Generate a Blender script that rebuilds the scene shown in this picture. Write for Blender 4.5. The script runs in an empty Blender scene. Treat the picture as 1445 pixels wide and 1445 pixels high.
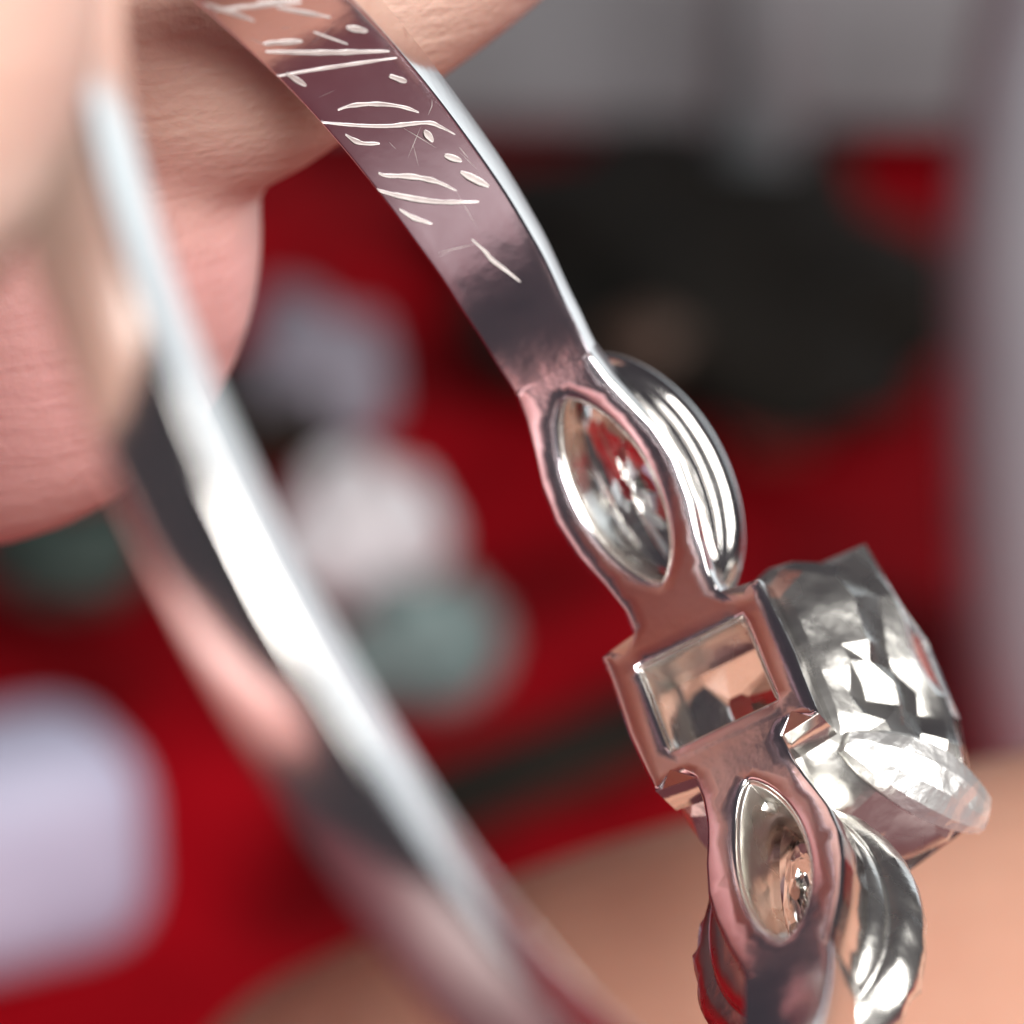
import bpy, bmesh, math, random
from mathutils import Vector, Matrix, noise
from mathutils.geometry import delaunay_2d_cdt
random.seed(7)
S = 0.001                                   # everything is measured in millimetres
sc = bpy.context.scene
C = sc.collection

# ------------------------------------------------------------------ camera
PITCH = math.radians(18)
CAMH = 120.0
FPX = 3599.17                               # focal length in photo pixels (1445 px wide)
RIGHT = Vector((1, 0, 0))
UP = Vector((0, math.sin(PITCH), math.cos(PITCH)))
FWD = Vector((0, math.cos(PITCH), -math.sin(PITCH)))
CAM = Vector((0, 0, CAMH))
cd = bpy.data.cameras.new('camera')
cam = bpy.data.objects.new('camera', cd); C.objects.link(cam)
cam.matrix_world = Matrix(((RIGHT.x, UP.x, -FWD.x, CAM.x*S), (RIGHT.y, UP.y, -FWD.y, CAM.y*S),
                           (RIGHT.z, UP.z, -FWD.z, CAM.z*S), (0, 0, 0, 1)))
cd.sensor_width = 36; cd.lens = 36*FPX/1445
cd.clip_start = 0.001; cd.clip_end = 50
cd.dof.use_dof = True; cd.dof.focus_distance = 0.0408; cd.dof.aperture_fstop = cd.lens/1.4
sc.camera = cam

def at(px, py, depth):                      # a point (mm, world) seen at photo pixel px,py at a depth
    return CAM + RIGHT*((px-722.5)/FPX*depth) - UP*((py-722.5)/FPX*depth) + FWD*depth
def on_table(px, py, z=0):
    d = at(px, py, 1.0) - CAM
    return CAM + d*((z-CAM.z)/d.z)

# ------------------------------------------------------------------ light
w = bpy.data.worlds.new('World'); sc.world = w; w.use_nodes = True
w.node_tree.nodes['Background'].inputs[0].default_value = (0.05, 0.045, 0.052, 1)
w.node_tree.nodes['Background'].inputs[1].default_value = 1.0
def area(name, pos, target, sx, sy, power, col, long_axis=None):
    l = bpy.data.lights.new(name, 'AREA'); l.shape = 'RECTANGLE'; l.size = sx*S; l.size_y = sy*S
    l.energy = power; l.color = col
    o = bpy.data.objects.new(name, l); C.objects.link(o)
    o.location = pos*S
    o.rotation_euler = (target-pos).to_track_quat('-Z', 'Y').to_euler()
    if long_axis:                           # turn the lamp so that its long side lies along this direction
        z = (pos-target).normalized(); y = (long_axis-z*long_axis.dot(z)).normalized(); x = y.cross(z)
        o.rotation_euler = Matrix((x, y, z)).transposed().to_euler()
    return o
RC = at(722, 722, 38)
area('window_light', RC + (RIGHT*.47 + UP*.35 + FWD*.81)*900, RC, 470, 330, .62, (0.86, 0.94, 1.0))
area('front_fill', RC + (RIGHT*.20 + UP*.17 - FWD*.96)*700, RC, 330, 260, 8.6, (1.0, 0.97, 0.93))  # added lamp behind the camera, brightens the fingers from the front
area('side_fill', RC + (RIGHT*.78 + UP*.46 - FWD*.42)*700, RC, 280, 480, 3.4, (1.0, 0.97, 0.93), RIGHT*-.45+UP*.88)  # added strip lamp, brightens skin and centre setting from the right
sc.view_settings.view_transform = 'Standard'; sc.view_settings.look = 'None'
sc.view_settings.exposure = 0; sc.view_settings.gamma = 1
sc.cycles.use_denoising = True
sc.cycles.max_bounces = 10; sc.cycles.glossy_bounces = 6; sc.cycles.transmission_bounces = 8
sc.cycles.caustics_reflective = False; sc.cycles.caustics_refractive = False

# ------------------------------------------------------------------ helpers
def mat(name, col, metal=0, rough=.5, noise_scale=0, col2=None, bump=0, bscale=50, **kw):
    m = bpy.data.materials.new(name); m.use_nodes = True
    nt = m.node_tree; b = nt.nodes['Principled BSDF']
    b.inputs['Base Color'].default_value = (*col, 1); b.inputs['Metallic'].default_value = metal
    b.inputs['Roughness'].default_value = rough
    for k, v in kw.items(): b.inputs[k.replace('_', ' ')].default_value = v
    tc = nt.nodes.new('ShaderNodeTexCoord')
    if noise_scale and col2:
        n = nt.nodes.new('ShaderNodeTexNoise'); n.inputs['Scale'].default_value = noise_scale; n.inputs['Detail'].default_value = 4
        nt.links.new(tc.outputs['Object'], n.inputs['Vector'])
        r = nt.nodes.new('ShaderNodeValToRGB'); r.color_ramp.elements[0].position = .35; r.color_ramp.elements[1].position = .68
        r.color_ramp.elements[0].color = (*col, 1); r.color_ramp.elements[1].color = (*col2, 1)
        nt.links.new(n.outputs[0], r.inputs[0]); nt.links.new(r.outputs[0], b.inputs['Base Color'])
    if bump:
        n2 = nt.nodes.new('ShaderNodeTexNoise'); n2.inputs['Scale'].default_value = bscale; n2.inputs['Detail'].default_value = 5
        nt.links.new(tc.outputs['Object'], n2.inputs['Vector'])
        bp = nt.nodes.new('ShaderNodeBump'); bp.inputs['Strength'].default_value = 1; bp.inputs['Distance'].default_value = bump*S
        nt.links.new(n2.outputs[0], bp.inputs['Height']); nt.links.new(bp.outputs[0], b.inputs['Normal'])
    return m

def silver(name, rough=.1, bump=.004, tint=(.86, .84, .82)):
    m = mat(name, tint, 1, rough)
    nt = m.node_tree; b = nt.nodes['Principled BSDF']
    tc = nt.nodes.new('ShaderNodeTexCoord')
    n = nt.nodes.new('ShaderNodeTexNoise'); n.inputs['Scale'].default_value = 900; n.inputs['Detail'].default_value = 6
    nt.links.new(tc.outputs['Object'], n.inputs['Vector'])
    mr = nt.nodes.new('ShaderNodeMapRange'); mr.inputs[3].default_value = rough*.6; mr.inputs[4].default_value = rough*1.7
    nt.links.new(n.outputs[0], mr.inputs[0]); nt.links.new(mr.outputs[0], b.inputs['Roughness'])
    n2 = nt.nodes.new('ShaderNodeTexNoise'); n2.inputs['Scale'].default_value = 1600; n2.inputs['Detail'].default_value = 3
    nt.links.new(tc.outputs['Object'], n2.inputs['Vector'])
    bp = nt.nodes.new('ShaderNodeBump'); bp.inputs['Strength'].default_value = 1; bp.inputs['Distance'].default_value = bump*S
    nt.links.new(n2.outputs[0], bp.inputs['Height']); nt.links.new(bp.outputs[0], b.inputs['Normal'])
    return m

M_silver = silver('polished_silver', .11, .006)
M_inner = silver('satin_silver', .14, .008, (.76, .70, .76))
M_rough = silver('cast_silver', .24, .03, (.84, .83, .79))
M_cut = mat('cut_silver', (.97, .95, .92), .3, .45, 2600, (.72, .68, .66), .03, 4000)  # whitened and half matte: the cuts' catch of light is in the colour
M_frost = mat('frosted_silver', (.95, .95, .94), .85, .34, 1500, (.80, .80, .79), .05, 2500)
M_cut_shade = mat('cut_shade', (.10, .08, .08), .6, .5)
M_gem = mat('clear_stone', (.97, .97, .96), 0, .02, IOR=1.75, Transmission_Weight=1.0)

def obj(name, vs, fs, m, parent=None, smooth=True, scale=S):
    me = bpy.data.meshes.new(name)
    me.from_pydata([tuple(Vector(v)*scale) for v in vs], [], fs)
    bm = bmesh.new(); bm.from_mesh(me)
    bmesh.ops.remove_doubles(bm, verts=bm.verts, dist=1e-7)
    bmesh.ops.recalc_face_normals(bm, faces=bm.faces)
    bm.to_mesh(me); bm.free()
    if smooth:
        me.polygons.foreach_set('use_smooth', [True]*len(me.polygons))
    me.materials.append(m)
    o = bpy.data.objects.new(name, me); C.objects.link(o)
    if parent: o.parent = parent
    return o
def tag(o, label, cat, group=None):
    o['label'] = label; o['category'] = cat
    if group: o['group'] = group
    return o
def lerp_keys(keys, x):
    if x <= keys[0][0]: return keys[0][1]
    for (a, va), (b, vb) in zip(keys, keys[1:]):
        if x <= b:
            t = (x-a)/(b-a); t = t*t*(3-2*t)
            return va+(vb-va)*t
    return keys[-1][1]
def lin_keys(keys, x):
    if x <= keys[0][0]: return keys[0][1]
    for (a, va), (b, vb) in zip(keys, keys[1:]):
        if x <= b: return va+(vb-va)*(x-a)/(b-a)
    return keys[-1][1]
def loft(rows, close_rows=False, cap=True):
    n = len(rows[0]); vs = [v for r in rows for v in r]; fs = []
    m = len(rows)
    for i in range(m if close_rows else m-1):
        a, b = i*n, ((i+1) % m)*n
        for j in range(n):
            k = (j+1) % n
            fs.append((a+j, a+k, b+k, b+j))
    if cap and not close_rows:
        fs.append(tuple(range(n))); fs.append(tuple(range((m-1)*n, m*n)))
    return vs, fs

# ------------------------------------------------------------------ the setting: red cloth on a table
def red_cloth():
    n = 120; vs = []; fs = []
    for j in range(n+1):
        for i in range(n+1):
            x = -1000+2000*i/n; y = 85+2215*j/n
            z = 9*noise.noise(Vector((x*.006, y*.006, 1.3))) + 9*noise.noise(Vector((x*.016, y*.011, 4.1)))
            vs.append((x, y, z-8))
    for j in range(n):
        for i in range(n):
            a = j*(n+1)+i; fs.append((a, a+1, a+n+2, a+n+1))
    o = obj('tablecloth', vs, fs, mat('red_cloth', (.62, .002, .012), 0, .8, 26, (.20, .001, .004), .4, 900, Specular_IOR_Level=.1))
    o['kind'] = 'structure'
    return o
red_cloth()
def tabletop():  # unseen by the camera; added and coloured to reflect mauve into the ring
    vs = []; fs = []; n = 40
    for j in range(n+1):
        for i in range(n+1): vs.append((-1100+2200*i/n, -165+2530*j/n, -24+.3*noise.noise(Vector((i*.4, j*.4, 0)))))
    for j in range(n):
        for i in range(n):
            a = j*(n+1)+i; fs.append((a, a+1, a+n+2, a+n+1))
    o = obj('tabletop', vs, fs, mat('mauve_table', (.13, .030, .042), 0, .45, 12, (.085, .018, .027), .2, 60)); o['kind'] = 'structure'
tabletop()

# ------------------------------------------------------------------ the ring
RB = ((0.46193452, 0.23011392, 0.85654193), (-0.88691403, 0.11985104, 0.44611571), (0.0, -0.96575531, 0.2594546))
def cam_vec(x, y, back): return RIGHT*x + UP*y - FWD*back
ax = [cam_vec(RB[0][i], RB[1][i], RB[2][i]) for i in range(3)]
org = CAM + cam_vec(-0.5437, 0.1452, -35.0)
ring = bpy.data.objects.new('ring', None); C.objects.link(ring)
ring.matrix_world = Matrix(((ax[0].x, ax[1].x, ax[2].x, org.x*S), (ax[0].y, ax[1].y, ax[2].y, org.y*S),
                            (ax[0].z, ax[1].z, ax[2].z, org.z*S), (0, 0, 0, 1)))
ring.empty_display_size = .005
tag(ring, 'silver ring with engraved inner band and square centre setting between two eye-shaped settings', 'ring')
R0 = 8.5
DZ = [(21, .28), (38, .27), (59, .06), (84, -.06), (99, -.08), (118, 0), (300, 0), (381, .28)]
def dz(th): return lerp_keys(DZ, th)
def cyl(th, z, r):
    a = math.radians(th); return (r*math.cos(a), r*math.sin(a), z+dz(th))

def shank():
    W = [(99.5, .74), (104, .78), (113, .85), (122, .88), (152, .88), (180, .74), (215, .60), (250, .54), (290, .54), (330, .58), (355, .64), (378, .72)]
    T = [(99.5, .93), (122, 1.25), (180, 1.3), (215, 1.38), (270, 1.42), (330, 1.3), (378, .93)]
    rows = []; N = 72
    for i in range(241):
        th = 99.5+(378-99.5)*i/240
        hw, t = lerp_keys(W, th), lerp_keys(T, th)
        ci = lerp_keys([(150, .05), (205, .48), (320, .48), (370, .05)], th); co = lerp_keys([(100, .14), (160, .2), (215, .10), (320, .10), (378, .14)], th)
        crown = lerp_keys([(100, .08), (160, .12), (215, .05), (320, .05), (380, .08)], th)
        row = []
        def corner(cz, cr, rad, a0):
            for k in range(9):
                a = a0+math.pi/2*k/8; row.append([cz+rad*math.cos(a), cr+rad*math.sin(a)])
        def side(z0, z1, r):
            for k in range(1, 8): row.append([z0+(z1-z0)*k/8, r])
        corner(hw-co, t-co, co, 0); side(hw-co, -hw+co, t)
        corner(-hw+co, t-co, co, math.pi/2)
        corner(-hw+ci, ci, ci, math.pi); side(-hw+ci, hw-ci, 0)
        corner(hw-ci, ci, ci, 1.5*math.pi)
        row = [cyl(th, z, R0+r_+(crown*(1-(z/hw)**2) if r_ > t*.6 else 0)+.006*min(1, (th-99.5)/8, (378-th)/8)*noise.noise(Vector((th*.25, z*3, r_)))) for z, r_ in row]
        rows.append(row)
    vs, fs = loft(rows, cap=False)
    o = obj('shank', vs, fs, M_silver, ring)
    o.data.materials.append(M_inner)        # the satin inner surface
    for p in o.data.polygons:
        c = p.center/S
        if math.hypot(c.x, c.y) < R0+.03: p.material_index = 1
    return o
shank()

MC = (84.2, 34.0)                           # centres of the two eye settings, degrees
HC = 59.0
EB = {84.2: .70, 34.0: .60}               # half widths of the eye openings
HW = [(18, .72), (21, .80), (25, .97), (30, 1.12), (34, 1.17), (38, 1.1), (43, .90), (46, .82), (49.3, .80),
      (49.9, 1.50), (58, 1.56), (67.6, 1.50), (68.4, .82), (71, .80), (75, .93), (79, 1.1), (84, 1.19), (88.5, 1.13), (92, .98), (96, .82), (99.5, .74)]
def eye(a, b, n, p=1.22):
    out = []
    for i in range(n):
        t = 2*math.pi*i/n
        out.append((a*math.cos(t), b*math.copysign(abs(math.sin(t))**p, math.sin(t))))
    return out
def offset_poly(P, d):
    n = len(P); out = []
    for i in range(n):
        a, b = Vector(P[i-1]), Vector(P[(i+1) % n]); t = (b-a).normalized()
        out.append((P[i][0]+t.y*d, P[i][1]-t.x*d))
    return out
DEG = 180/math.pi/R0                        # degrees per mm of arc at the inner surface

def gallery_plate():
    # the inner plate, flattened: x = arc length (mm), y = z
    xs = []
    th = 18.0
    while th <= 99.5:
        xs.append(th); th += .6
    xs.append(99.5)
    for k in (49.3, 49.9, 67.6, 68.4): xs.append(k)
    xs = sorted(set(round(x, 3) for x in xs))
    up = [(x/DEG, lin_keys(HW, x)) for x in xs]
    dn = [(x/DEG, -lin_keys(HW, x)) for x in xs][::-1]
    cap = lambda x: [(x/DEG, (k/8*2-1)*lin_keys(HW, x)) for k in range(1, 8)]
    outer = (up+cap(99.5)[::-1]+dn+cap(18.0))[::-1]                   # counter clockwise
    holes = []
    for mc in MC: holes.append([(mc/DEG+u, v) for u, v in eye(1.76, EB[mc], 56, 1.4)])
    hs = []
    for (x0, y0), (x1, y1) in (((53.6/DEG, -1.0), (64.6/DEG, -1.0)), ((64.6/DEG, -1.0), (64.6/DEG, 1.0)), ((64.6/DEG, 1.0), (53.6/DEG, 1.0)), ((53.6/DEG, 1.0), (53.6/DEG, -1.0))):
        for k in range(10): hs.append((x0+(x1-x0)*k/10, y0+(y1-y0)*k/10))
    holes.append(hs)
    pts = []; edges = []; rr = []; rings = []
    def add(P, depth, con):
        s = len(pts)
        for p in P: pts.append(Vector(p)); rr.append(depth)
        if con:
            for i in range(len(P)): edges.append((s+i, s+(i+1) % len(P)))
        return (s, len(P))
    rings.append(add(outer, .06, True))
    for h in holes: rings.append(add(h, .06, True))
    for d, dep in ((.025, .02), (.07, 0.0)):
        add([p for p in offset_poly(outer, -d) if 18.3 < p[0]*DEG < 99.2], dep, False)
        for h in holes: add(offset_poly(h, d), dep, False)
    def inside(P, x, y):
        c = False
        for i in range(len(P)):
            (x1, y1), (x2, y2) = P[i-1], P[i]
            if (y1 > y) != (y2 > y) and x < (x2-x1)*(y-y1)/(y2-y1)+x1: c = not c
        return c
    o2 = offset_poly(outer, -.2); h2 = [offset_poly(h, .2) for h in holes]
    x = 18/DEG
    while x < 99.5/DEG:
        y = -1.6
        while y < 1.6:
            if inside(o2, x, y) and not any(inside(h, x, y) for h in h2): pts.append(Vector((x, y))); rr.append(0)
            y += .16
        x += .16
    v, e, f, ov, oe, of = delaunay_2d_cdt(pts, edges, [], 0, 1e-6)
    src = [min(o) if o else None for o in ov]
    depth = [rr[s] if s is not None else 0 for s in src]
    for i, p in enumerate(v):               # no rounded edge where the plate runs on into the shank
        if p.x*DEG < 18.05 or p.x*DEG > 99.45: depth[i] = .05 if abs(p.y) > .69 else 0
    V = [cyl(p.x*DEG, p.y, R0+depth[i]) for i, p in enumerate(v)]
    F = []
    for t in f:
        c = sum((v[i] for i in t), Vector((0, 0)))/len(t)
        if inside(outer, c.x, c.y) and not any(inside(h, c.x, c.y) for h in holes): F.append(tuple(t))
    for poly in [outer]+holes:              # side walls down to the bezels
        n = len(poly); s = len(V)
        for dr in (.06, .08, .3, .85, .93):
            q = poly if dr < .9 else offset_poly(poly, -.06 if poly is outer else .0)
            for p in q: V.append(cyl(p[0]*DEG, p[1], R0+dr))
        for k in range(4):
            for i in range(n):
                j = (i+1) % n
                F.append((s+k*n+i, s+k*n+j, s+(k+1)*n+j, s+(k+1)*n+i))
    o = obj('gallery_plate', V, F, M_silver, ring)
    o.data.materials.append(M_inner)
    for p in o.data.polygons:
        c = p.center/S
        if math.hypot(c.x, c.y) < R0+.03: p.material_index = 1
    md = o.modifiers.new('edges', 'EDGE_SPLIT'); md.split_angle = math.radians(50)
    return o
gallery_plate()

def eye_bezel(mc):
    prof = [(-.38, 9.1), (-.02, 9.12), (-.02, 9.34), (-.22, 9.4), (-.22, 9.5), (-.1, 9.57), (.0, 9.68), (.07, 9.8), (.09, 9.92), (.08, 9.98), (.13, 10.02),
            (.26, 10.08), (.37, 10.2), (.45, 10.36), (.46, 10.52), (.38, 10.68), (.22, 10.8), (.05, 10.88), (-.1, 10.9), (-.24, 10.86), (-.33, 10.7), (-.36, 10.3), (-.38, 9.7)]
    base = eye(2.0, 1.13, 72); rows = []
    for d, r in prof:
        P = offset_poly(base, d)
        if d > 0: P = [(b[0]+.2*(q[0]-b[0]), q[1]) for b, q in zip(base, P)]   # the collar swells sideways only
        rows.append([cyl(mc+u*DEG, v if v > 0 or mc > 50 else v*(1+.5*min(1, max(0, (r-9.3)*3))), r+.012*noise.noise(Vector((u*3, v*3, d*4)))+(.34*(noise.voronoi(Vector((u*2.4, v*2.4, r*2.4)))[0][0]-.3) if mc < 50 and d > .3 else 0)) for u, v in P])
    vs, fs = loft(rows, close_rows=True)
    return obj('side_bezel', vs, fs, M_silver if mc > 50 else M_rough, ring)
def liner(name, P, fn, m):
    rows = []
    for d, r in ((.0, 8.60), (.02, 8.57), (.05, 8.62), (.07, 9.0), (.10, 9.4), (.16, 9.75), (.1, 9.8), (-.02, 9.5), (-.02, 8.7)):
        Q = offset_poly(P, -d)
        rows.append([fn(u, v, r, d+.02*noise.noise(Vector((u*7, v*7, r*5)))) for u, v in Q])
    vs, fs = loft(rows, close_rows=True)
    return obj(name, vs, fs, m, ring)
def gem(name, outline_fn, cfn, levels, parent, m=M_gem):
    # levels: (scale, r, half-step)
    rows = []
    for sca, r, off in levels:
        rows.append([cfn(u*sca, v*sca, r) for u, v in outline_fn(off)])
    n = len(rows[0]); vs = [p for r in rows for p in r]; fs = []
    for i in range(len(rows)-1):
        a, b = i*n, (i+1)*n
        o0, o1 = levels[i][2], levels[i+1][2]
        for j in range(n):
            k = (j+1) % n
            if o0 == o1: fs.append((a+j, a+k, b+k, b+j))
            elif o1 > o0: fs += [(a+j, a+k, b+j), (a+k, b+k, b+j)]
            else: fs += [(a+j, b+k, b+j), (a+j, a+k, b+k)]
    fs.append(tuple(range(n))); fs.append(tuple(range(len(rows)*n-n, len(rows)*n)))
    return obj(name, vs, fs, m, parent, smooth=False)
def eye_outline(n):
    def f(off):
        out = []
        for i in range(n):
            t = 2*math.pi*(i+off)/n
            out.append((1.76*math.cos(t), .76*math.copysign(abs(math.sin(t))**1.2, math.sin(t))))
        return out
    return f
for mc in MC:
    b = eye_bezel(mc)
    liner('setting_wall', eye(1.765, EB[mc]+.005, 72, 1.4), lambda u, v, r, e: cyl(mc+u*DEG*(1-e*.1), v*(1-(e-.05)*.3), r), M_rough)
    gem('side_stone', eye_outline(12), lambda u, v, r: cyl(mc+u*DEG, v, r), [(.12, 9.25, 0), (.55, 9.75, .5), (.97, 10.45, 0), (.97, 10.55, 0), (.8, 10.85, .5), (.55, 11.02, 0)], ring)

# centre setting, in the frame of its own axis
t0 = math.radians(HC); ER = Vector((math.cos(t0), math.sin(t0), 0)); ET = Vector((-math.sin(t0), math.cos(t0), 0)); EZ = Vector((0, 0, 1))
def head(s, z, r): return ER*r + ET*s + EZ*(z+.06)
def sq(n, p):
    def f(off):
        out = []
        for i in range(n):
            a = 2*math.pi*(i+off)/n; c, s = math.cos(a), math.sin(a)
            k = (abs(c)**p+abs(s)**p)**(-1/p); out.append((c*k, s*k))
        return out
    return f
def centre_bezel():
    prof = [(1.04, 9.42, 0), (1.36, 9.42, 0), (1.38, 9.6, 0), (1.62, 9.72, .1), (1.86, 10.05, .8), (2.1, 10.45, 1), (2.3, 10.85, 1), (2.5, 11.25, 1), (2.7, 11.6, 1),
            (2.82, 11.9, .9), (2.84, 12.1, .6), (2.72, 12.2, .4), (2.55, 12.1, .1), (2.4, 11.7, 0), (1.9, 11.0, 0), (1.5, 10.4, 0), (1.06, 9.7, 0)]
    N = 40; rows = []
    for hw, r, am in prof:
        row = []
        for u, v in sq(N, 7)(0):
            p = Vector((u*hw, v*hw, r))
            d = noise.voronoi(Vector((p.x*.95+3.1, p.y*.95+1.7, p.z*1.05)))[0]
            k = am*(.62*(d[0]-.40)) + am*.12*noise.noise(p*1.9) + am*random.uniform(-.025, .025)
            q = p*1.0; q.x *= 1+k/max(hw, 1); q.y *= 1+k/max(hw, 1); q.z += .25*k
            if q.y < 0: q.y *= 1-.42*min(1, (r-9.4)/1.5)
            row.append(head(q.x, q.y, q.z))
        rows.append(row)
    vs, fs = loft(rows, close_rows=True)
    o = obj('centre_bezel', vs, fs, M_rough, ring)
    o.modifiers.new('tri', 'TRIANGULATE'); md = o.modifiers.new('facets', 'EDGE_SPLIT'); md.split_angle = math.radians(16)
    return o
centre_bezel()
gem('centre_stone', sq(12, 5), lambda u, v, r: head(u, v if v > 0 else v*.58, r), [(.25, 9.95, 0), (1.3, 10.9, .5), (2.45, 11.7, 0), (2.95, 12.3, .5), (3.0, 12.55, .5), (2.55, 13.15, 0), (1.7, 13.55, .5)], ring)
sqh = []
for (x0, y0), (x1, y1) in (((-.82, -1), (.82, -1)), ((.82, -1), (.82, 1)), ((.82, 1), (-.82, 1)), ((-.82, 1), (-.82, -1))):
    for k in range(14): sqh.append((x0+(x1-x0)*k/14, y0+(y1-y0)*k/14))
liner('setting_wall', sqh, lambda u, v, r, e: cyl(59.1+u*DEG, v, r), M_rough)
def claw(ss, zs):
    base = Vector((1.45*ss, 1.5*zs, 9.7)); tip = Vector((2.68*ss, 2.78*zs, 12.2))
    axis = (tip-base); L = axis.length; d = axis.normalized()
    nor = (Vector((.26, .94, -.23))*.55+Vector((-.40, .18, -.90))).normalized(); nor = (nor-d*nor.dot(d)).normalized(); side = d.cross(nor).normalized()
    rows = []
    for i in range(15):
        t = i/14; wd = max(.05, .66*math.sin(math.pi*min(1, t*.80+.06))**.75); th = .34*math.sin(math.pi*(t*.8+.1))+.04
        c = base+axis*t+nor*(.04+.16*math.sin(math.pi*t))
        row = []
        for j in range(10):
            a = 2*math.pi*j/10
            w_ = .05*noise.noise(Vector((t*7, a*1.5, ss*2+zs)))
            q = c+side*(wd*math.cos(a))+nor*((th+w_)*math.copysign(abs(math.sin(a))**.8, math.sin(a)))
            row.append(head(q.x, q.y, q.z))
        rows.append(row)
    vs, fs = loft(rows)
    return obj('corner_claw', vs, fs, M_frost, ring, smooth=False)
claw(-1, 1)

# engraved strokes: arc angle, z and width come from measuring the marks on the inner band
def ring_hit(px, py):                       # the point of the inner surface (theta, z)
    d = at(px, py, 1.0)-CAM
    o = CAM-org
    O = Vector((o.dot(ax[0]), o.dot(ax[1]), o.dot(ax[2]))); D = Vector((d.dot(ax[0]), d.dot(ax[1]), d.dot(ax[2])))
    a = D.x**2+D.y**2; b = 2*(O.x*D.x+O.y*D.y); c = O.x**2+O.y**2-R0*R0
    t = (-b+math.sqrt(b*b-4*a*c))/2/a
    P = O+D*t
    return math.degrees(math.atan2(P.y, P.x)), P.z
LET = [
 ([([(255, 15), (350, 45), (460, 85)], 16), ([(300, 42), (470, 24), (650, 10)], 14), ([(550, 30), (660, 50), (770, 70)], 13), ([(470, 10), (560, 2), (650, -6)], 12)], 'engraved_letter'),
 ([([(835, 110), (920, 128)], 22)], 'engraved_dot'),
 ([([(495, 178), (570, 172), (655, 168)], 22), ([(505, 210), (700, 214), (860, 212), (1010, 208)], 19), ([(545, 312), (700, 285), (880, 258), (1040, 235)], 12), ([(590, 298), (670, 350)], 19), ([(700, 130), (840, 180)], 6)], 'engraved_letter'),
 ([([(1010, 308), (1080, 334)], 22)], 'engraved_dot'),
 ([([(800, 448), (860, 430), (960, 424), (1060, 435), (1130, 458)], 17), ([(725, 498), (850, 509), (1000, 514), (1160, 500), (1220, 518), (1278, 548)], 14), ([(830, 548), (890, 582), (970, 585)], 15)], 'engraved_letter'),
 ([([(1152, 530), (1188, 578)], 20)], 'engraved_dot'),
 ([([(1235, 632), (1305, 657)], 24)], 'engraved_dot'),
 ([([(965, 705), (1000, 716), (1100, 720), (1200, 740), (1285, 778)], 17), ([(1300, 700), (1415, 760)], 24), ([(955, 772), (1040, 796), (1200, 822), (1375, 822)], 18), ([(1050, 852), (1110, 888), (1185, 912)], 14)], 'engraved_letter'),
 ([([(1345, 975), (1400, 1025), (1430, 1060), (1490, 1105), (1545, 1150)], 12)], 'scratch'),
]
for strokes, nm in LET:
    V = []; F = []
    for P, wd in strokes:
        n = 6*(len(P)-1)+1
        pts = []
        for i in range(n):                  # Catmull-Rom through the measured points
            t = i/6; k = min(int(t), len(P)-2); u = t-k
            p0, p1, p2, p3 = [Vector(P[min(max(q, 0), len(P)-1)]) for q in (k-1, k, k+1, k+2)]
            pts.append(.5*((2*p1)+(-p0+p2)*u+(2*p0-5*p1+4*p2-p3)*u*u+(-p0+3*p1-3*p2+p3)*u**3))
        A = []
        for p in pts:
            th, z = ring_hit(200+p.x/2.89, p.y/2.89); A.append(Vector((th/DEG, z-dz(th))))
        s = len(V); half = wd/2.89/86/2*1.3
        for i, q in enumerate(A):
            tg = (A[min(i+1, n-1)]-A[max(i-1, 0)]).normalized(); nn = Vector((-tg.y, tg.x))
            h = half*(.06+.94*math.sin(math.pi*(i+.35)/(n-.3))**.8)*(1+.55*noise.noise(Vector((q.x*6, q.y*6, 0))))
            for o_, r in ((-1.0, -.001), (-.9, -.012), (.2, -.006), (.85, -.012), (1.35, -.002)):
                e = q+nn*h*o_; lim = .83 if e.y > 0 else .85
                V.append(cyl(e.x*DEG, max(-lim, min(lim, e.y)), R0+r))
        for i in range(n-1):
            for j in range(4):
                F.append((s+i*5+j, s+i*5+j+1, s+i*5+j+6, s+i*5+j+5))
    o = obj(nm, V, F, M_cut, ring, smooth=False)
    o.data.materials.append(M_cut_shade)      # groove shade painted as a dark strip along each cut
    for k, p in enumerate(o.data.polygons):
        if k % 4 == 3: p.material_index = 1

V = []; F = []
for k in range(14):                         # hairline wear on the inner band
    th = random.uniform(116, 158); z = random.uniform(-.75, .75); a = random.choice((random.gauss(0, .25), random.gauss(1.2, .5))); L = random.uniform(.15, .8); hw_ = random.uniform(.002, .006)
    d = Vector((math.cos(a), math.sin(a))); nn = Vector((-d.y, d.x)); s = len(V)
    for t_, e_ in ((0, 0), (.5, 1), (1, 0)):
        for sg in (-1, 1):
            q = Vector((th/DEG, z))+d*(L*t_)+nn*(hw_*(e_+.1)*sg)
            V.append(cyl(q.x*DEG, max(-.8, min(.8, q.y)), R0-.003))
    F += [(s, s+1, s+3, s+2), (s+2, s+3, s+5, s+4)]
o = obj('hairline_scratches', V, F, M_cut, ring, smooth=False); o['kind'] = 'stuff'
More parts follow.
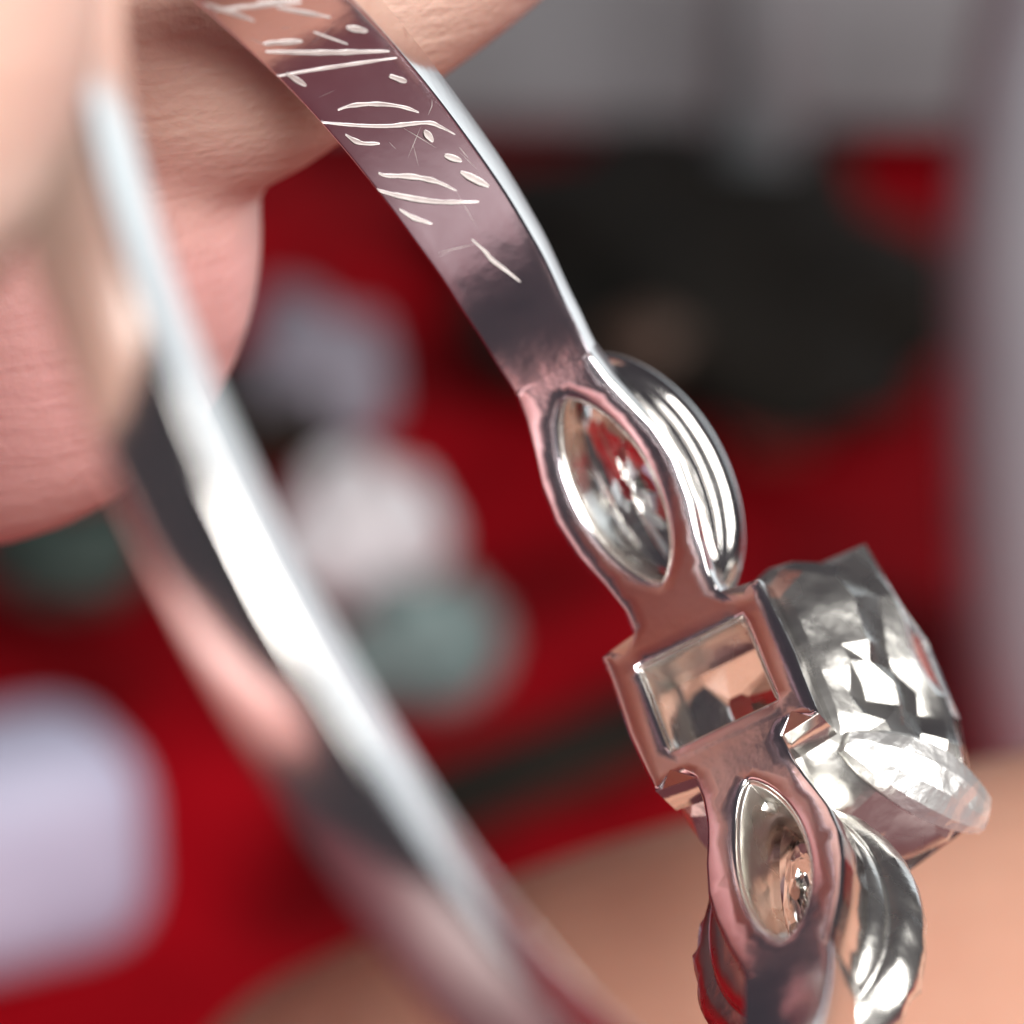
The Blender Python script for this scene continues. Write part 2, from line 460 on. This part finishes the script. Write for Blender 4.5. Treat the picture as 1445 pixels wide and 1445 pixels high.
# ------------------------------------------------------------------ hands
def skin(name, tan, pink, lo, hi, ridge=.08):
    m = bpy.data.materials.new(name); m.use_nodes = True
    nt = m.node_tree; b = nt.nodes['Principled BSDF']
    b.inputs['Roughness'].default_value = .42; b.inputs['Specular IOR Level'].default_value = .4
    b.inputs['Subsurface Weight'].default_value = .2; b.inputs['Subsurface Radius'].default_value = (1, .35, .2); b.inputs['Subsurface Scale'].default_value = .0012
    tc = nt.nodes.new('ShaderNodeTexCoord')
    sx = nt.nodes.new('ShaderNodeSeparateXYZ'); nt.links.new(tc.outputs['Object'], sx.inputs[0])
    n = nt.nodes.new('ShaderNodeTexNoise'); n.inputs['Scale'].default_value = 180; n.inputs['Detail'].default_value = 5
    nt.links.new(tc.outputs['Object'], n.inputs['Vector'])
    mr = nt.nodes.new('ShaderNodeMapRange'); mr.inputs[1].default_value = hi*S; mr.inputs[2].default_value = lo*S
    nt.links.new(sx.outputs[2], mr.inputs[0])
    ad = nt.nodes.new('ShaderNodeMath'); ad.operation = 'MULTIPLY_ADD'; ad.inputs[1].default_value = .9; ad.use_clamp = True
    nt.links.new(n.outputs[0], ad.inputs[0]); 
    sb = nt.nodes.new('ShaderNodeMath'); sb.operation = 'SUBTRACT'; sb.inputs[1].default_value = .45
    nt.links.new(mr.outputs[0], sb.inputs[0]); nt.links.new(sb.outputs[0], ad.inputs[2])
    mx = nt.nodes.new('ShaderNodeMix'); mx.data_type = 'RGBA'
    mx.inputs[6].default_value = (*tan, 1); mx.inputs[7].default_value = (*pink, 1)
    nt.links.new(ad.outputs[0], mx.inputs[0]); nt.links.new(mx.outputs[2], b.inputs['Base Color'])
    mp = nt.nodes.new('ShaderNodeMapping'); mp.inputs['Scale'].default_value = (.10, .10, 1.0); mp.inputs['Rotation'].default_value = (0, .12, 0); nt.links.new(tc.outputs['Object'], mp.inputs[0])
    wp = nt.nodes.new('ShaderNodeTexNoise'); wp.inputs['Scale'].default_value = 300
    nt.links.new(tc.outputs['Object'], wp.inputs['Vector'])
    wa = nt.nodes.new('ShaderNodeVectorMath'); wa.operation = 'MULTIPLY_ADD'; wa.inputs[1].default_value = (0, 0, .0009)
    nt.links.new(wp.outputs[1], wa.inputs[0]); nt.links.new(mp.outputs[0], wa.inputs[2])
    n2 = nt.nodes.new('ShaderNodeTexNoise'); n2.inputs['Scale'].default_value = 1500; n2.inputs['Detail'].default_value = 3
    nt.links.new(wa.outputs[0], n2.inputs['Vector'])
    n3 = nt.nodes.new('ShaderNodeTexNoise'); n3.inputs['Scale'].default_value = 5000
    nt.links.new(tc.outputs['Object'], n3.inputs['Vector'])
    a2 = nt.nodes.new('ShaderNodeMath'); a2.operation = 'MULTIPLY_ADD'; a2.inputs[1].default_value = .3
    nt.links.new(n3.outputs[0], a2.inputs[0]); nt.links.new(n2.outputs[0], a2.inputs[2])
    bp = nt.nodes.new('ShaderNodeBump'); bp.inputs['Strength'].default_value = 1; bp.inputs['Distance'].default_value = ridge*S
    nt.links.new(a2.outputs[0], bp.inputs['Height']); nt.links.new(bp.outputs[0], b.inputs['Normal'])
    return m
def tube(path, radii, N=40, flat=1.0):
    # smooth finger through the points, rounded at both ends
    pts = []; rad = []; n = len(path); K = 8
    for i in range((n-1)*K+1):
        k = min(i//K, n-2); u = i/K-k
        p = [path[min(max(q, 0), n-1)] for q in (k-1, k, k+1, k+2)]; r = [radii[min(max(q, 0), n-1)] for q in (k-1, k, k+1, k+2)]
        cr = lambda a, b, c, d: .5*((2*b)+(c-a)*u+(2*a-5*b+4*c-d)*u*u+(3*b-a-3*c+d)*u**3)
        pts.append(cr(*p)); rad.append(cr(*r))
    d0 = (pts[0]-pts[1]).normalized(); d1 = (pts[-1]-pts[-2]).normalized()
    A = []
    for i in range(9):
        a = math.pi/2*(1-i/9); A.append((pts[0]+d0*rad[0]*math.sin(a), max(rad[0]*math.cos(a), .02)))
    A += list(zip(pts, rad))
    for i in range(1, 10):
        a = math.pi/2*i/9; A.append((pts[-1]+d1*rad[-1]*math.sin(a), max(rad[-1]*math.cos(a), .02)))
    rows = []; up = Vector((.13, .2, .97))
    for i, (p, r) in enumerate(A):
        t = (A[min(i+1, len(A)-1)][0]-A[max(i-1, 0)][0]).normalized()
        u = t.cross(up).normalized(); v = u.cross(t).normalized()
        rows.append([p+(u*math.cos(2*math.pi*j/N)+v*math.sin(2*math.pi*j/N)*flat)*r for j in range(N)])
    return loft(rows)
def body(name, tubes, m, vox=.33):
    V = []; F = []
    for vs, fs in tubes:
        s = len(V); V += list(vs); F += [tuple(i+s for i in f) for f in fs]
    o = obj(name, V, F, m)
    md = o.modifiers.new('union', 'REMESH'); md.mode = 'VOXEL'; md.voxel_size = vox*S; md.use_smooth_shade = True
    sm = o.modifiers.new('soft', 'SMOOTH'); sm.factor = .5; sm.iterations = 3
    return o
def cm(x, y, d): return CAM + RIGHT*x + UP*y + FWD*d
zA = at(300, 250, 41).z
h1 = body('hand', [
    tube([at(205, -135, 44.3), at(560, -440, 45.5), at(800, -1000, 49), at(500, -1800, 54), at(-300, -2400, 58), at(-900, -2300, 58)], [5.3, 5.7, 6.6, 7.4, 8, 8.5]),
    tube([at(-85, 325, 46.8), at(-700, 330, 48.5), at(-1500, 100, 53), at(-2300, -600, 60)], [5.9, 6.9, 7.8, 8.5]),
    tube([at(-690, -110, 26.2), at(-1500, -420, 27), at(-2400, -1100, 34), at(-2300, -1700, 50)], [6.1, 7.6, 9, 11]),
    tube([cm(-40, 30, 60), cm(-62, 14, 52), cm(-72, -22, 14), cm(-76, -52, -34), cm(-84, -100, -120)], [14, 19, 21, 24, 28]),
    tube([at(-900, -2300, 58), at(-1700, -2000, 58), at(-2300, -1200, 60), at(-2900, -1900, 66)], [9.5, 13, 12, 16]),
], skin('skin', (.78, .52, .43), (.77, .40, .38), zA-2.2, zA+.6))
tag(h1, 'fingertips pinching the ring band, pinkish skin with fine ridges', 'hand')
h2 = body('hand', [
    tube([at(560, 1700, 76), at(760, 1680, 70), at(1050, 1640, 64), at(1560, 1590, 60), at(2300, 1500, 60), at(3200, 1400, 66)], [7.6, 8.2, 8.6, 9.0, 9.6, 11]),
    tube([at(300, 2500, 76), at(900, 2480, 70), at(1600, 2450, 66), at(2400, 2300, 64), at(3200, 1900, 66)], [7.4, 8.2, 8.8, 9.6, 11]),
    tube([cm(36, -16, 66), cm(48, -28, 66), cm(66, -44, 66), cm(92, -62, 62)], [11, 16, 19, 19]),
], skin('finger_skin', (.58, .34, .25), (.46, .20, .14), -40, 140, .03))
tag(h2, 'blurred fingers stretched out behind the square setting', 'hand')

# ------------------------------------------------------------------ out-of-focus things on the cloth
def rounded_box(name, c, sx, sy, sz, m, rot=0, bev=.2, tilt=0, z0=0):
    bm = bmesh.new(); bmesh.ops.create_cube(bm, size=1)
    for v in bm.verts: v.co = Vector((v.co.x*sx, v.co.y*sy, (v.co.z+.5)*sz))*S
    bmesh.ops.bevel(bm, geom=bm.edges[:], offset=bev*min(sx, sy, sz)*S, segments=4, profile=.5, affect='EDGES')
    me = bpy.data.meshes.new(name); bm.to_mesh(me); bm.free(); me.materials.append(m)
    me.polygons.foreach_set('use_smooth', [True]*len(me.polygons))
    o = bpy.data.objects.new(name, me); C.objects.link(o)
    o.location = Vector((c.x, c.y, z0))*S; o.rotation_euler = (0, tilt, rot)
    return o
def lump(name, c, rx, ry, rz, m, seed=0, z0=0):
    bm = bmesh.new(); bmesh.ops.create_icosphere(bm, subdivisions=4, radius=1)
    for v in bm.verts:
        k = 1+.55*noise.noise(v.co*1.3+Vector((seed, 0, 0)))+.15*noise.noise(v.co*4+Vector((0, seed, 0)))
        v.co = Vector((v.co.x*rx*k, v.co.y*ry*k, max(v.co.z*rz*k, -rz*.9)+rz*.9))*S
    me = bpy.data.meshes.new(name); bm.to_mesh(me); bm.free(); me.materials.append(m)
    me.polygons.foreach_set('use_smooth', [True]*len(me.polygons))
    o = bpy.data.objects.new(name, me); C.objects.link(o); o.location = Vector((c.x, c.y, z0))*S
    return o
M_white = mat('pale_paper', (.58, .58, .76), 0, .6, 60, (.48, .48, .66), .3, 300)
M_paper = mat('white_paper', (.90, .90, .94), 0, .6, 60, (.84, .84, .90), .3, 300)
M_grey = mat('grey_paint', (.40, .42, .45), 0, .5, 20, (.30, .32, .34))
M_steel = mat('grey_metal', (.42, .47, .50), .3, .45, 30, (.36, .40, .43))
M_black = mat('black_fabric', (.012, .011, .009), 0, .8, 30, (.03, .024, .018), .3, 500, Specular_IOR_Level=.15)
M_teal = mat('grey_green', (.20, .28, .28), 0, .6, 40, (.16, .22, .22))
M_pale = mat('pale_grey', (.74, .86, .93), 0, .5, 25, (.62, .74, .82))
tag(rounded_box('box', on_table(10, 1335), 27, 22, 23, M_white, .5, .32), 'pale lavender white box on red cloth, blurred', 'box')
tag(lump('paper_ball', on_table(505, 855), 10, 9, 12, M_paper, 2), 'crumpled white lump between the grey lumps, blurred', 'paper')
tag(lump('stone', on_table(590, 985), 9, 8, 8, M_teal, 5), 'grey green lump beside the white one, blurred', 'stone')
tag(lump('grey_lump', on_table(440, 640), 12, 10, 14, mat('lavender_grey', (.24, .23, .29), 0, .6, 40, (.34, .33, .40)), 9), 'lavender grey lump behind the white one, blurred', 'paper')
tag(lump('pouch', on_table(960, 375), 46, 125, 8, M_black, 8), 'flat black pouch lying on red cloth, blurred', 'pouch')
def bottle(c, r, h, m):
    prof = [(.0, 0), (.9, 0), (1, .03), (1, .8), (.92, .88), (.6, .93), (.55, 1.0), (0, 1.0)]
    rows = [[Vector((max(a, .01)*r*math.cos(2*math.pi*j/32), max(a, .01)*r*math.sin(2*math.pi*j/32), z*h)) for j in range(32)] for a, z in prof]
    vs, fs = loft(rows); o = obj('bottle', vs, fs, m); o.location = Vector((c.x, c.y, 8))*S; return o
tag(bottle(on_table(1065, 270, 8), 10, 90, M_steel), 'grey bottle standing on the black pouch, blurred', 'bottle')
tag(rounded_box('crate', on_table(1180, 190)+Vector((0, 40, 0)), 330, 60, 160, M_grey, -.08, .06), 'dark grey crate behind the black pouch, blurred', 'crate')
def jar(c, prof, m):
    rows = [[Vector((max(a, .05)*math.cos(2*math.pi*j/48), max(a, .05)*math.sin(2*math.pi*j/48), z)) for j in range(48)] for a, z in prof]
    vs, fs = loft(rows); o = obj('jar', vs, fs, m); o.location = Vector((c.x, c.y, 0))*S; return o
tag(jar(on_table(1805, 1090), [(0, -2), (33, -2), (35, 2), (37.5, 20), (40, 45), (41, 62), (40, 80), (37, 100), (35, 130), (34, 165), (0, 167)], M_pale), 'tall pale grey rounded jar on red cloth, blurred', 'jar')
tag(lump('green_lump', on_table(95, 835), 13, 10, 7, mat('dark_green', (.03, .05, .045), 0, .6, 60, (.05, .08, .07)), 12), 'dark green lump behind the pale box, blurred', 'stone')
tag(lump('brown_lump', on_table(950, 560), 13, 9, 7, mat('brown', (.10, .06, .045), 0, .6, 60, (.16, .09, .06)), 21), 'dark brown lump in front of the black pouch, blurred', 'stone')
tag(lump('petal', on_table(1085, 640), 7, 5, 3, mat('rose', (.45, .05, .05), 0, .6, 60, (.5, .12, .1)), 31), 'small rose red flake near the brown lump, blurred', 'petal')
tag(rounded_box('case', on_table(380, 640)+Vector((-16, 8, 0)), 60, 26, 14, M_black, -.3, .25), 'low black case behind the lumps, blurred', 'case')
tag(rounded_box('strap', on_table(760, 1100), 60, 12, 4, M_black, .75, .3), 'short black strap lying on red cloth, blurred', 'strap')
